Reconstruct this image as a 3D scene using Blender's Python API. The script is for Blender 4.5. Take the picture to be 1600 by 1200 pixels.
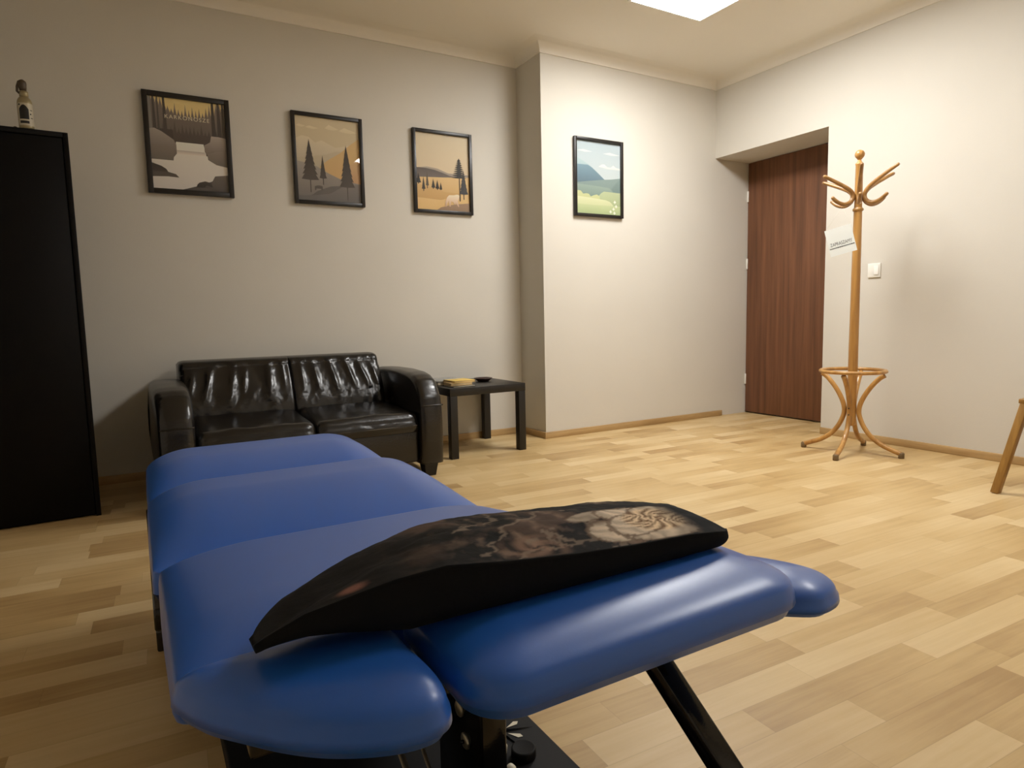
import bpy, bmesh, math, random
from mathutils import Vector, Matrix, noise

random.seed(7)
for o in list(bpy.data.objects):
    bpy.data.objects.remove(o)
S = bpy.context.scene
COL = S.collection
PI = math.pi

# ------------------------------------------------------------------ camera
F_PX, YAW, PITCH, ROLL, CAM_Z = 1017.918, 0.52345, -0.10327, -0.02169, 0.89132
fw = Vector((math.sin(YAW)*math.cos(PITCH), math.cos(YAW)*math.cos(PITCH), math.sin(PITCH)))
r0 = Vector((math.cos(YAW), -math.sin(YAW), 0.0))
u0 = r0.cross(fw)
rr = math.cos(ROLL)*r0 + math.sin(ROLL)*u0
uu = -math.sin(ROLL)*r0 + math.cos(ROLL)*u0
cd = bpy.data.cameras.new('camera')
cam = bpy.data.objects.new('camera', cd)
COL.objects.link(cam)
cd.sensor_width = 36.0
cd.lens = F_PX*36.0/1600.0
cd.clip_start = 0.02
m = Matrix.Identity(4)
for i in range(3):
    m[i][0] = rr[i]; m[i][1] = uu[i]; m[i][2] = -fw[i]
m[2][3] = CAM_Z
cam.matrix_world = m
S.camera = cam

# ------------------------------------------------------------------ world and exposure
w = bpy.data.worlds.new('world'); S.world = w; w.use_nodes = True
w.node_tree.nodes['Background'].inputs[0].default_value = (0.02, 0.02, 0.02, 1)
w.node_tree.nodes['Background'].inputs[1].default_value = 0.2
S.view_settings.view_transform = 'Standard'
S.view_settings.look = 'None'
S.view_settings.gamma = 1.0
S.view_settings.use_curve_mapping = False
S.view_settings.exposure = 0.0
PANEL_POWER = 39.0          # emission of the ceiling panels' diffusers (the room's lamps)
PANEL_SPOTS = [(3.00, 2.745, 0.30, 0.45), (2.69, 0.93, 0.30, 0.24)]   # x, y, half width, half depth

# ------------------------------------------------------------------ room dimensions
XP, XR, Y1, Y2, YD = 2.5514, 4.2599, 4.2670, 3.9392, 2.9209
HC, HD, DD = 2.6908, 2.1512, 0.3957
CEIL = 2.765
XL, YB = -1.30, -1.10  # unseen left and front walls, drawn in close for more bounce light

# ------------------------------------------------------------------ helpers
def srgb(r, g, b, a=1.0):
    def f(c):
        c /= 255.0
        return c/12.92 if c <= 0.04045 else ((c+0.055)/1.055)**2.4
    return (f(r), f(g), f(b), a)

MATS = {}
def mat(name, col=(200, 200, 200), rough=0.5, metal=0.0, coat=0.0, spec=0.5, bump=0.0, bscale=60.0, var=0.0, vscale=6.0, coat_rough=0.1):
    """principled material with procedural tone variation and bump"""
    if name in MATS: return MATS[name]
    M = bpy.data.materials.new(name); M.use_nodes = True
    nt = M.node_tree; n = nt.nodes; L = nt.links
    p = n['Principled BSDF']
    c = srgb(*col)
    p.inputs['Base Color'].default_value = c
    p.inputs['Roughness'].default_value = rough
    p.inputs['Metallic'].default_value = metal
    p.inputs['Specular IOR Level'].default_value = spec
    p.inputs['Coat Weight'].default_value = coat
    p.inputs['Coat Roughness'].default_value = coat_rough
    tc = n.new('ShaderNodeTexCoord')
    nz = n.new('ShaderNodeTexNoise'); nz.inputs['Scale'].default_value = vscale; nz.inputs['Detail'].default_value = 5
    L.new(tc.outputs['Object'], nz.inputs['Vector'])
    if var > 0:
        mx = n.new('ShaderNodeMix'); mx.data_type = 'RGBA'; mx.blend_type = 'MULTIPLY'
        mx.inputs[0].default_value = 1.0
        mx.inputs[6].default_value = c
        rp = n.new('ShaderNodeValToRGB')
        rp.color_ramp.elements[0].position = 0.3; rp.color_ramp.elements[1].position = 0.7
        v = 1-var
        rp.color_ramp.elements[0].color = (v, v, v, 1); rp.color_ramp.elements[1].color = (1, 1, 1, 1)
        L.new(nz.outputs['Fac'], rp.inputs[0]); L.new(rp.outputs[0], mx.inputs[7])
        L.new(mx.outputs[2], p.inputs['Base Color'])
    if bump > 0:
        nb = n.new('ShaderNodeTexNoise'); nb.inputs['Scale'].default_value = bscale; nb.inputs['Detail'].default_value = 4
        L.new(tc.outputs['Object'], nb.inputs['Vector'])
        b = n.new('ShaderNodeBump'); b.inputs['Strength'].default_value = bump; b.inputs['Distance'].default_value = 0.01
        L.new(nb.outputs['Fac'], b.inputs['Height']); L.new(b.outputs[0], p.inputs['Normal'])
    MATS[name] = M
    return M

def wood_mat(name, dark, light, axis='Z', scale=1.0, rough=0.4, stretch=0.05, coat=0.0):
    if name in MATS: return MATS[name]
    M = bpy.data.materials.new(name); M.use_nodes = True
    nt = M.node_tree; n = nt.nodes; L = nt.links
    p = n['Principled BSDF']; p.inputs['Roughness'].default_value = rough
    p.inputs['Coat Weight'].default_value = coat
    tc = n.new('ShaderNodeTexCoord'); mp = n.new('ShaderNodeMapping')
    sc = [22*scale]*3; sc['XYZ'.index(axis)] = 22*scale*stretch
    mp.inputs['Scale'].default_value = sc
    nz = n.new('ShaderNodeTexNoise'); nz.inputs['Scale'].default_value = 1.0; nz.inputs['Detail'].default_value = 7; nz.inputs['Roughness'].default_value = 0.6
    rp = n.new('ShaderNodeValToRGB')
    rp.color_ramp.elements[0].position = 0.32; rp.color_ramp.elements[1].position = 0.68
    rp.color_ramp.elements[0].color = srgb(*dark); rp.color_ramp.elements[1].color = srgb(*light)
    L.new(tc.outputs['Object'], mp.inputs['Vector']); L.new(mp.outputs[0], nz.inputs['Vector'])
    L.new(nz.outputs['Fac'], rp.inputs[0]); L.new(rp.outputs[0], p.inputs['Base Color'])
    MATS[name] = M
    return M

def vcol_mat(name, rough=0.5, spec=0.4, fabric=False):
    """printed surface: colours come from the mesh's own print"""
    if name in MATS: return MATS[name]
    M = bpy.data.materials.new(name); M.use_nodes = True
    nt = M.node_tree; n = nt.nodes; L = nt.links
    p = n['Principled BSDF']; p.inputs['Roughness'].default_value = rough; p.inputs['Specular IOR Level'].default_value = spec
    a = n.new('ShaderNodeAttribute'); a.attribute_name = 'print'
    L.new(a.outputs['Color'], p.inputs['Base Color'])
    if fabric:
        tc = n.new('ShaderNodeTexCoord')
        nb = n.new('ShaderNodeTexNoise'); nb.inputs['Scale'].default_value = 25; nb.inputs['Detail'].default_value = 6
        b = n.new('ShaderNodeBump'); b.inputs['Strength'].default_value = 0.25; b.inputs['Distance'].default_value = 0.01
        L.new(tc.outputs['Object'], nb.inputs['Vector']); L.new(nb.outputs['Fac'], b.inputs['Height']); L.new(b.outputs[0], p.inputs['Normal'])
        p.inputs['Sheen Weight'].default_value = 0.0
    MATS[name] = M
    return M

class MB:
    """collects geometry for one mesh object"""
    def __init__(self): self.v = []; self.f = []; self.sm = []
    def add(self, vs, fs, smooth=True):
        k = len(self.v); self.v += [tuple(v) for v in vs]
        for f in fs: self.f.append(tuple(i+k for i in f)); self.sm.append(smooth)
        return self
    def box(self, lo, hi, bev=0.0, seg=2, mtx=None, smooth=False):
        bm = bmesh.new(); bmesh.ops.create_cube(bm, size=1.0)
        c = [(a+b)/2 for a, b in zip(lo, hi)]; d = [b-a for a, b in zip(lo, hi)]
        for v in bm.verts: v.co = Vector([c[i]+v.co[i]*d[i] for i in range(3)])
        if bev > 0: bmesh.ops.bevel(bm, geom=bm.edges[:], offset=bev, segments=seg, profile=0.5, affect='EDGES')
        if mtx is not None: bm.transform(mtx)
        bm.verts.index_update()
        self.add([v.co[:] for v in bm.verts], [[v.index for v in f.verts] for f in bm.faces], smooth or bev > 0)
        bm.free(); return self
    def tube(self, pts, rad, n=12, cap=True, flat=None):
        pts = [Vector(p) for p in pts]; k = len(pts)
        rad = rad if isinstance(rad, (list, tuple)) else [rad]*k
        vs = []; fs = []; ref = None
        for i in range(k):
            t = (pts[min(i+1, k-1)]-pts[max(i-1, 0)]).normalized()
            if ref is None:
                ref = Vector((0, 0, 1)) if abs(t.z) < 0.9 else Vector((1, 0, 0))
            a = (ref - t*ref.dot(t)).normalized(); ref = a; b = t.cross(a)
            for j in range(n):
                an = 2*PI*j/n
                vs.append(pts[i] + a*math.cos(an)*rad[i] + b*math.sin(an)*rad[i])
        for i in range(k-1):
            for j in range(n):
                fs.append((i*n+j, i*n+(j+1) % n, (i+1)*n+(j+1) % n, (i+1)*n+j))
        if cap: fs += [tuple(range(n-1, -1, -1)), tuple(range((k-1)*n, k*n))]
        return self.add(vs, fs)
    def torus(self, c, R, r, n=48, k=10):
        vs = []; fs = []
        for i in range(n):
            a = 2*PI*i/n
            for j in range(k):
                b = 2*PI*j/k
                vs.append((c[0]+(R+r*math.cos(b))*math.cos(a), c[1]+(R+r*math.cos(b))*math.sin(a), c[2]+r*math.sin(b)))
        for i in range(n):
            for j in range(k):
                fs.append((i*k+j, ((i+1) % n)*k+j, ((i+1) % n)*k+(j+1) % k, i*k+(j+1) % k))
        return self.add(vs, fs)
    def lathe(self, prof, c=(0, 0, 0), n=28, mtx=None):
        vs = []; fs = []; k = len(prof)
        for r, z in prof:
            for j in range(n):
                a = 2*PI*j/n; vs.append(Vector((r*math.cos(a), r*math.sin(a), z)))
        if mtx is not None: vs = [mtx @ v for v in vs]
        vs = [v+Vector(c) for v in vs]
        for i in range(k-1):
            for j in range(n):
                fs.append((i*n+j, i*n+(j+1) % n, (i+1)*n+(j+1) % n, (i+1)*n+j))
        fs += [tuple(range(n-1, -1, -1)), tuple(range((k-1)*n, k*n))]
        return self.add(vs, fs)
    def beam(self, a, b, wx, wy, bev=0.003):
        """square bar from a to b; wx across X, wy across the other way"""
        a = Vector(a); b = Vector(b); t = (b-a); ln = t.length; t.normalize()
        x = Vector((1, 0, 0)); x = (x - t*x.dot(t)).normalized(); y = t.cross(x)
        mt = Matrix.Identity(4)
        for i in range(3): mt[i][0] = x[i]; mt[i][1] = y[i]; mt[i][2] = t[i]; mt[i][3] = a[i]
        return self.box((-wx/2, -wy/2, 0), (wx/2, wy/2, ln), bev, 2, mt)
    def build(self, name, material, parent=None, origin=None, fix=True):
        me = bpy.data.meshes.new(name)
        o = bpy.data.objects.new(name, me); COL.objects.link(o)
        org = Vector(origin) if origin is not None else Vector((0, 0, 0))
        if parent is not None:
            o.parent = parent; org = Vector(parent.get('_org', (0, 0, 0)))
            o['_org'] = tuple(org)
        else:
            o.location = org; o['_org'] = tuple(org)
        me.from_pydata([(v[0]-org.x, v[1]-org.y, v[2]-org.z) for v in self.v], [], self.f)
        for p, s in zip(me.polygons, self.sm): p.use_smooth = s
        if fix:
            bm = bmesh.new(); bm.from_mesh(me); bmesh.ops.recalc_face_normals(bm, faces=bm.faces); bm.to_mesh(me); bm.free()
        ms = material if isinstance(material, (list, tuple)) else [material]
        for mm in ms: me.materials.append(mm)
        return o

def tag(o, label, cat, group=None):
    o['label'] = label; o['category'] = cat
    if group: o['group'] = group
    return o
def thing(name, label, cat, loc, group=None):
    o = bpy.data.objects.new(name, None); COL.objects.link(o)
    o.location = loc; o['_org'] = tuple(loc); o.empty_display_size = 0.1
    return tag(o, label, cat, group)
def struct(o):
    o['kind'] = 'structure'; return o
def lerp(a, b, t): return a+(b-a)*t
def interp(x, xs, ys):
    if x <= xs[0]: return ys[0]
    for i in range(len(xs)-1):
        if x <= xs[i+1]:
            return lerp(ys[i], ys[i+1], (x-xs[i])/(xs[i+1]-xs[i]))
    return ys[-1]
def catmull(pts, per=8, closed=False):
    P = [Vector(p) for p in pts]; n = len(P); out = []
    for i in range(n if closed else n-1):
        g = (lambda k: P[k % n]) if closed else (lambda k: P[max(0, min(n-1, k))])
        a, b, c, d = g(i-1), g(i), g(i+1), g(i+2)
        for j in range(per):
            t = j/per
            out.append(0.5*((2*b)+(c-a)*t+(2*a-5*b+4*c-d)*t*t+(3*b-a-3*c+d)*t**3))
    if not closed: out.append(P[-1])
    return out

# ------------------------------------------------------------------ setting materials
M_wall = mat('wall paint', (213, 208, 197), 0.85, bump=0.06, bscale=160, var=0.03, vscale=2.5)
M_bounce_wall = mat('unseen wall bounce white', (240, 236, 228), 0.85, bump=0.05, bscale=160)  # unseen walls made whiter than the seen ones, to bounce more light
M_ceil = mat('ceiling paint', (236, 231, 220), 0.9, bump=0.03, bscale=120)
M_skirt = wood_mat('skirting oak', (164, 132, 86), (198, 166, 116), 'X', 1.2, 0.5, 0.08)
M_skirt_y = wood_mat('skirting oak along wall', (164, 132, 86), (198, 166, 116), 'Y', 1.2, 0.5, 0.08)

def floor_mat():
    M = bpy.data.materials.new('oak strip floor'); M.use_nodes = True
    nt = M.node_tree; n = nt.nodes; L = nt.links; p = n['Principled BSDF']
    def math_(op, a, b=None, c=None):
        q = n.new('ShaderNodeMath'); q.operation = op
        for i, x in enumerate((a, b, c)):
            if x is None: continue
            if isinstance(x, (int, float)): q.inputs[i].default_value = x
            else: L.new(x, q.inputs[i])
        return q.outputs[0]
    tc = n.new('ShaderNodeTexCoord'); mp = n.new('ShaderNodeMapping')
    mp.inputs['Rotation'].default_value = (0, 0, math.radians(2.0)); mp.inputs['Location'].default_value = (11.03, 7.02, 0)
    L.new(tc.outputs['Object'], mp.inputs['Vector'])
    sp = n.new('ShaderNodeSeparateXYZ'); L.new(mp.outputs[0], sp.inputs[0])
    X, Y = sp.outputs[0], sp.outputs[1]
    W = 0.092
    ry = math_('DIVIDE', Y, W); row = math_('FLOOR', ry); fy = math_('FRACT', ry)
    wn = n.new('ShaderNodeTexWhiteNoise'); wn.noise_dimensions = '1D'; L.new(row, wn.inputs['W'])
    wn2 = n.new('ShaderNodeTexWhiteNoise'); wn2.noise_dimensions = '1D'; L.new(math_('ADD', row, 71.3), wn2.inputs['W'])
    ln = math_('MULTIPLY_ADD', wn2.outputs['Value'], 0.22, 0.40)
    cx = math_('ADD', math_('DIVIDE', X, ln), math_('MULTIPLY', wn.outputs['Value'], 9.0))
    colI = math_('FLOOR', cx); fx = math_('FRACT', cx)
    cv = n.new('ShaderNodeCombineXYZ'); L.new(row, cv.inputs[0]); L.new(colI, cv.inputs[1])
    w2 = n.new('ShaderNodeTexWhiteNoise'); w2.noise_dimensions = '2D'; L.new(cv.outputs[0], w2.inputs['Vector'])
    cell = w2.outputs['Value']
    # each strip shades from one end to the other
    sepc = n.new('ShaderNodeSeparateColor'); L.new(w2.outputs['Color'], sepc.inputs[0])
    grad = math_('MULTIPLY', math_('SUBTRACT', fx, 0.5), math_('MULTIPLY_ADD', sepc.outputs[1], 0.9, -0.45))
    # grain
    g = n.new('ShaderNodeMapping'); g.inputs['Scale'].default_value = (2.2, 42, 1); L.new(mp.outputs[0], g.inputs['Vector'])
    off = n.new('ShaderNodeVectorMath'); off.operation = 'ADD'
    cb = n.new('ShaderNodeCombineXYZ'); L.new(math_('MULTIPLY', cell, 37.0), cb.inputs[0]); L.new(math_('MULTIPLY', cell, 91.0), cb.inputs[2])
    L.new(g.outputs[0], off.inputs[0]); L.new(cb.outputs[0], off.inputs[1])
    nz = n.new('ShaderNodeTexNoise'); nz.inputs['Scale'].default_value = 1.0; nz.inputs['Detail'].default_value = 8; nz.inputs['Roughness'].default_value = 0.62
    nz.inputs['Distortion'].default_value = 0.5
    L.new(off.outputs[0], nz.inputs['Vector'])
    n3 = n.new('ShaderNodeTexNoise'); n3.inputs['Scale'].default_value = 5.0; n3.inputs['Detail'].default_value = 3
    L.new(mp.outputs[0], n3.inputs['Vector'])
    val = math_('ADD', math_('MULTIPLY_ADD', cell, 0.46, 0.13), grad)
    val = math_('ADD', val, math_('MULTIPLY', math_('SUBTRACT', nz.outputs['Fac'], 0.5), 0.55))
    val = math_('ADD', val, math_('MULTIPLY', math_('SUBTRACT', n3.outputs['Fac'], 0.5), 0.25))
    rp = n.new('ShaderNodeValToRGB')
    e = rp.color_ramp.elements
    e[0].position = 0.0; e[0].color = srgb(170, 138, 90)
    e[1].position = 0.75; e[1].color = srgb(216, 191, 145)
    e2 = e.new(0.3); e2.color = srgb(196, 166, 115)
    L.new(val, rp.inputs[0])
    # fine joints
    jy = math_('LESS_THAN', math_('MINIMUM', fy, math_('SUBTRACT', 1.0, fy)), 0.010)
    jx = math_('LESS_THAN', math_('MULTIPLY', math_('MINIMUM', fx, math_('SUBTRACT', 1.0, fx)), ln), 0.0008)
    j = math_('MULTIPLY', math_('MAXIMUM', jy, jx), 0.22)
    mx = n.new('ShaderNodeMix'); mx.data_type = 'RGBA'; L.new(j, mx.inputs[0]); L.new(rp.outputs[0], mx.inputs[6])
    mx.inputs[7].default_value = srgb(120, 92, 56)
    L.new(mx.outputs[2], p.inputs['Base Color'])
    p.inputs['Roughness'].default_value = 0.42
    p.inputs['Specular IOR Level'].default_value = 0.4
    return M
M_floor = floor_mat()

# ------------------------------------------------------------------ the room
struct(MB().box((XL-0.2, YB-0.2, -0.12), (XR+0.8, Y1+0.2, 0)).build('floor', M_floor))
struct(MB().box((XL-0.2, YB-0.2, CEIL), (XR+0.8, Y1+0.2, CEIL+0.12)).build('ceiling', M_ceil))
struct(MB().box((XL, Y1, 0), (XP, Y1+0.15, CEIL)).box((XP, Y2, 0), (XR+DD+0.06, Y1+0.15, CEIL)).build('wall_back', M_wall))
wr = MB()
wr.box((XR, YB, 0), (XR+DD+0.06, YD, CEIL))
wr.box((XR, YD, HD), (XR+DD+0.06, Y2, CEIL))
wr.box((XR+DD+0.05, YD, 0), (XR+DD+0.06, Y2, HD))
struct(wr.build('wall_right', M_wall))
struct(MB().box((XL-0.15, YB, 0), (XL, Y1+0.15, CEIL)).build('wall_left', M_bounce_wall))
struct(MB().box((XL-0.15, YB-0.15, 0), (XR+DD+0.06, YB, CEIL)).build('wall_front', M_bounce_wall))

# coved plaster between walls and ceiling
def sweep(path, prof):
    P = [Vector(p) for p in path]; offs = []
    for i in range(len(P)):
        ns = []
        if i > 0: d = (P[i]-P[i-1]).normalized(); ns.append(Vector((d.y, -d.x)))
        if i < len(P)-1: d = (P[i+1]-P[i]).normalized(); ns.append(Vector((d.y, -d.x)))
        if len(ns) == 1: offs.append(ns[0])
        else:
            b = (ns[0]+ns[1]).normalized(); offs.append(b/b.dot(ns[0]))
    mb = MB(); k = len(prof); vs = []; fs = []
    for i in range(len(P)):
        for o, z in prof: vs.append((P[i].x+offs[i].x*o, P[i].y+offs[i].y*o, z))
    for i in range(len(P)-1):
        for j in range(k-1): fs.append((i*k+j, i*k+j+1, (i+1)*k+j+1, (i+1)*k+j))
    mb.add(vs, fs, True); return mb
R_ = CEIL-HC
prof = [(0.0, HC-0.001), (0.007, HC)] + [(0.007+(0.10)*(1-math.cos(t*PI/2/8)), HC+0.002+(R_-0.002)*math.sin(t*PI/2/8)) for t in range(8)] + [(0.107, CEIL+0.002)]
cv = sweep([(XL, Y1), (XP, Y1), (XP, Y2), (XR, Y2), (XR, YB)], prof)
cv_o = struct(cv.build('trim_1', M_ceil, fix=False))
for p in cv_o.data.polygons: p.use_smooth = True
try:
    cv_o.data.set_sharp_from_angle(angle=math.radians(40))
except Exception: pass

# skirting boards
BH, BT = 0.047, 0.013
struct(MB().box((XL, Y1-BT, 0), (XP-BT, Y1, BH), 0.002).build('baseboard_back', M_skirt))
struct(MB().box((XP-BT, Y2-BT, 0), (XP, Y1-BT, BH), 0.002).build('baseboard_pillar', M_skirt_y))
struct(MB().box((XP, Y2-BT, 0), (XR+0.10, Y2, BH), 0.002).build('baseboard_niche', M_skirt))
struct(MB().box((XR-BT, YB, 0), (XR, YD, BH), 0.002).build('baseboard_right', M_skirt_y))

# door set deep in the right wall
M_door = wood_mat('walnut door veneer', (92, 58, 37), (128, 84, 56), 'Z', 1.3, 0.45, 0.035)
DX = XR+DD
door = struct(MB().box((DX, YD+0.004, 0.012), (DX+0.045, Y2-0.006, HD-0.004), 0.002).build('door_1', M_door))
M_white = mat('white plastic', (236, 234, 226), 0.4)
for z in (0.30, 1.30, 1.87):
    MB().lathe([(0.0065, -0.045), (0.0075, -0.043), (0.0075, 0.043), (0.0065, 0.045)], (DX-0.006, Y2-0.0085, z), 12).build('hinge', M_white, door)

# ------------------------------------------------------------------ ceiling panels
def emit_mat(name, s, col):
    M = bpy.data.materials.new(name); M.use_nodes = True
    n = M.node_tree.nodes; n.clear()
    e = n.new('ShaderNodeEmission'); e.inputs[0].default_value = col; e.inputs[1].default_value = s
    o = n.new('ShaderNodeOutputMaterial'); M.node_tree.links.new(e.outputs[0], o.inputs[0]); return M
M_led2 = emit_mat('dimmer diffuser', PANEL_POWER*1.0, (1.0, 0.985, 0.965, 1))
M_led = emit_mat('led diffuser', PANEL_POWER, (1.0, 0.985, 0.965, 1))
labels = ['large oblong white LED panel on the ceiling near the pillar wall, towards the door', 'smaller white LED panel on the ceiling, mirrored in the three-spruce poster glass']
for i, (px, py, a, c) in enumerate(PANEL_SPOTS):
    t = thing('ceiling_light', labels[i], 'light', (px, py, CEIL), 'ceiling panels')
    f = MB(); b = a-0.015; d = c-0.015
    f.box((px-a, py-c, CEIL-0.012), (px+a, py-d, CEIL)).box((px-a, py+d, CEIL-0.012), (px+a, py+c, CEIL))
    f.box((px-a, py-d, CEIL-0.012), (px-b, py+d, CEIL)).box((px+b, py-d, CEIL-0.012), (px+a, py+d, CEIL))
    f.build('frame', M_white, t)
    MB().box((px-b, py-d, CEIL-0.010), (px+b, py+d, CEIL-0.003)).build('diffuser', M_led if i == 0 else M_led2, t)

# ------------------------------------------------------------------ pads of the treatment table
M_blue = mat('blue leatherette', (30, 92, 184), 0.5, spec=0.25, coat=0.8, coat_rough=0.31, bump=0.03, bscale=500, var=0.04, vscale=9)
def densify(poly, step=0.012):
    out = []
    for i in range(len(poly)):
        a = Vector(poly[i]); b = Vector(poly[(i+1) % len(poly)])
        k = max(1, int((b-a).length/step))
        for j in range(k): out.append(a.lerp(b, j/k))
    return out
def rounded_rect(x0, y0, x1, y1, r, n=8):
    out = []
    rs = r if isinstance(r, (list, tuple)) else [r]*4     # order: x1y0, x1y1, x0y1, x0y0
    for (cx, cy, a0, q) in ((x1, y0, -PI/2, 0), (x1, y1, 0, 1), (x0, y1, PI/2, 2), (x0, y0, PI, 3)):
        R = rs[q]; sx = -1 if cx == x1 else 1; sy = 1 if cy == y0 else -1
        for k in range(n+1):
            a = a0+k*PI/2/n
            out.append((cx+sx*R+R*math.cos(a), cy+sy*R+R*math.sin(a)))
    return out
def puff(x0, y0, x1, y1, crown, rx, ry, p=2.0, skew=0.0, pn=None):
    f = lambda d, R, p=p: (1-(1-max(0.0, min(1.0, d/R)))**p)**(1/p)
    return lambda x, y: crown*f(min(x-x0, x1-x)+0.001, rx)*f(y-y0+0.001, ry*(1+skew), pn or p)*f(y1-y+0.001, ry*(1-skew))
def pad(outline, zf, thick, crown, spine, reach=None, power=2.0, inset=0.012, rough_edge=0.0, tops=26, hf=None):
    """stuffed pad: outline in plan, zf(x,y) height of the widest line, spine = segment the top rings shrink to"""
    pts = densify([(p[0], p[1]) for p in outline])
    a, b = Vector(spine[0]), Vector(spine[1]); ab = b-a; L2 = max(ab.length_squared, 1e-9)
    def toward(p):
        t = max(0, min(1, (p-a).dot(ab)/L2)); return a+ab*t
    rings = []
    tk = 0.08 if callable(thick) else thick
    lower = [(inset*1.3, -tk), (inset*0.35, -tk+0.004), (0.0, -tk+0.014), (-0.004, -tk*0.5), (-0.003, -tk*0.2), (0.0, 0.0)]
    for ins, dzq in lower:
        ring = []
        for i, p in enumerate(pts):
            c = toward(p); d = (c-p); l = d.length or 1
            if callable(thick): dz = dzq*thick(p.y)/0.08
            else: dz = dzq
            q = p+d/l*min(ins, l*0.5)
            ring.append((q.x, q.y, zf(p.x, p.y)+dz + (rough_edge*noise.noise(Vector((p.x*25, p.y*25, 3))) if ins > 0.012 else 0)))
        rings.append(ring)
    for k in range(1, tops):
        t = (k/(tops-1))**1.35
        ring = []
        for p in pts:
            c = toward(p); d = (c-p); l = d.length or 1
            R = reach or l
            s = min(1.0, t*l/R)
            h = crown*(1-(1-s)**power)**(1/power) if s < 1 else crown
            q = p+d*t*0.995
            if hf: h = hf(q.x, q.y)
            ring.append((q.x, q.y, zf(q.x, q.y)+h))
        rings.append(ring)
    n = len(pts); vs = [v for r in rings for v in r]; fs = []
    for i in range(len(rings)-1):
        for j in range(n):
            fs.append((i*n+j, i*n+(j+1) % n, (i+1)*n+(j+1) % n, (i+1)*n+j))
    fs.append(tuple(range(n-1, -1, -1)))
    fs.append(tuple(range((len(rings)-1)*n, len(rings)*n)))
    return MB().add(vs, fs, True)

TX0, TX1 = 0.0, 0.668
TC = (TX0+TX1)/2
table = thing('massage_table', 'blue padded hydraulic massage table on a black metal frame, in front of the sofa', 'massage table', (TC, 1.3, 0))
flat = lambda z: (lambda x, y: z)
tilt = lambda x, y: 0.452 + 0.098*(1.275-y)/0.64
pad(rounded_rect(TX0+0.004, 1.795, TX1-0.004, 2.32, [0.02, 0.06, 0.06, 0.02]), flat(0.437), 0.075, 0.060, ((TX0+0.14, 2.07), (TX1-0.14, 2.07)), 0.20, 2.2, tops=40, hf=puff(TX0+0.004, 1.795, TX1-0.004, 2.32, 0.064, 0.13, 0.20, 1.9, 0.70, 1.45)).build('cushion', M_blue, table)
pad(rounded_rect(TX0, 1.283, TX1, 1.793, [0.02, 0.02, 0.02, 0.02]), flat(0.450), 0.080, 0.048, ((TX0+0.14, 1.56), (TX1-0.14, 1.56)), 0.22, 2.1, tops=40, hf=puff(TX0, 1.283, TX1, 1.793, 0.060, 0.13, 0.20, 1.9, 0.70, 1.45)).build('cushion', M_blue, table)
pad(rounded_rect(TX0+0.009, 0.642, TX1-0.009, 1.281, [0.02, 0.02, 0.02, 0.02]), tilt, lambda y: 0.03+0.05*(y-0.64)/0.64, 0.04, ((TX0+0.25, 0.96), (TX1-0.25, 0.96)), 0.12, 2.2, tops=40, hf=puff(TX0+0.009, 0.642, TX1-0.009, 1.281, 0.042, 0.17, 0.14, 2.0, 0.5)).build('cushion', M_blue, table)
head = pad(rounded_rect(0.228, 0.458, 0.662, 0.655, [0.055, 0.05, 0.03, 0.05]), flat(0.572), 0.033, 0.026, ((0.32, 0.565), (0.57, 0.565)), None, 2.0, rough_edge=0.002)
head.build('head_cushion', M_blue, table)
armL = catmull([(0.014, 0.632), (0.022, 0.588), (0.053, 0.545), (0.09, 0.505), (0.125, 0.480), (0.165, 0.464), (0.197, 0.466), (0.211, 0.495), (0.208, 0.56), (0.195, 0.632), (0.10, 0.638)], 6, True)
pad([p[:2] for p in [(q.x, q.y) for q in [Vector((v[0], v[1])) for v in armL]]], flat(0.570), 0.028, 0.026, ((0.10, 0.575), (0.17, 0.535)), None, 2.0, rough_edge=0.002).build('armrest', M_blue, table)
armR = catmull([(0.60, 0.655), (0.668, 0.640), (0.722, 0.582), (0.748, 0.515), (0.738, 0.480), (0.702, 0.462), (0.664, 0.470), (0.60, 0.54)], 6, True)
pad([(v[0], v[1]) for v in armR], flat(0.545), 0.022, 0.022, ((0.655, 0.60), (0.695, 0.525)), None, 2.0, rough_edge=0.002).build('armrest', M_blue, table)

M_black = mat('black powder coated steel', (13, 12, 11), 0.10, spec=0.5, bump=0.02, bscale=300)
M_blackm = mat('black matt cover', (15, 14, 14), 0.6, spec=0.15, bump=0.04, bscale=400)
M_steel = mat('zinc plated steel', (168, 160, 140), 0.35, metal=0.85)
M_cream = mat('pale plastic', (214, 206, 184), 0.45)
for s in (0, 1):
    x = TX0-0.004 if s == 0 else TX1-0.036
    MB().box((x, 1.22, 0.372), (x+0.04, 1.92, 0.412), 0.004).build('side_rail', M_black, table)
MB().box((0.09, 0.84, 0.37), (0.58, 0.88, 0.41), 0.004).build('cross_rail', M_black, table)
MB().box((0.03, 1.88, 0.34), (0.638, 1.92, 0.38), 0.004).build('cross_rail', M_black, table)
MB().beam((0.12, 0.86, 0.385), (0.13, 0.58, 0.520), 0.035, 0.03).beam((0.55, 0.86, 0.385), (0.55, 0.58, 0.520), 0.035, 0.03).box((0.06, 0.56, 0.522), (0.63, 0.62, 0.539), 0.003).build('head_support', M_black, table)
# splayed front legs
MB().beam((0.578, 0.650, 0.440), (0.672, 0.205, 0.0), 0.030, 0.030).build('leg', M_black, table)
MB().beam((0.030, 0.625, 0.460), (0.120, 0.185, 0.0), 0.030, 0.030).build('leg', M_black, table)
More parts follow.
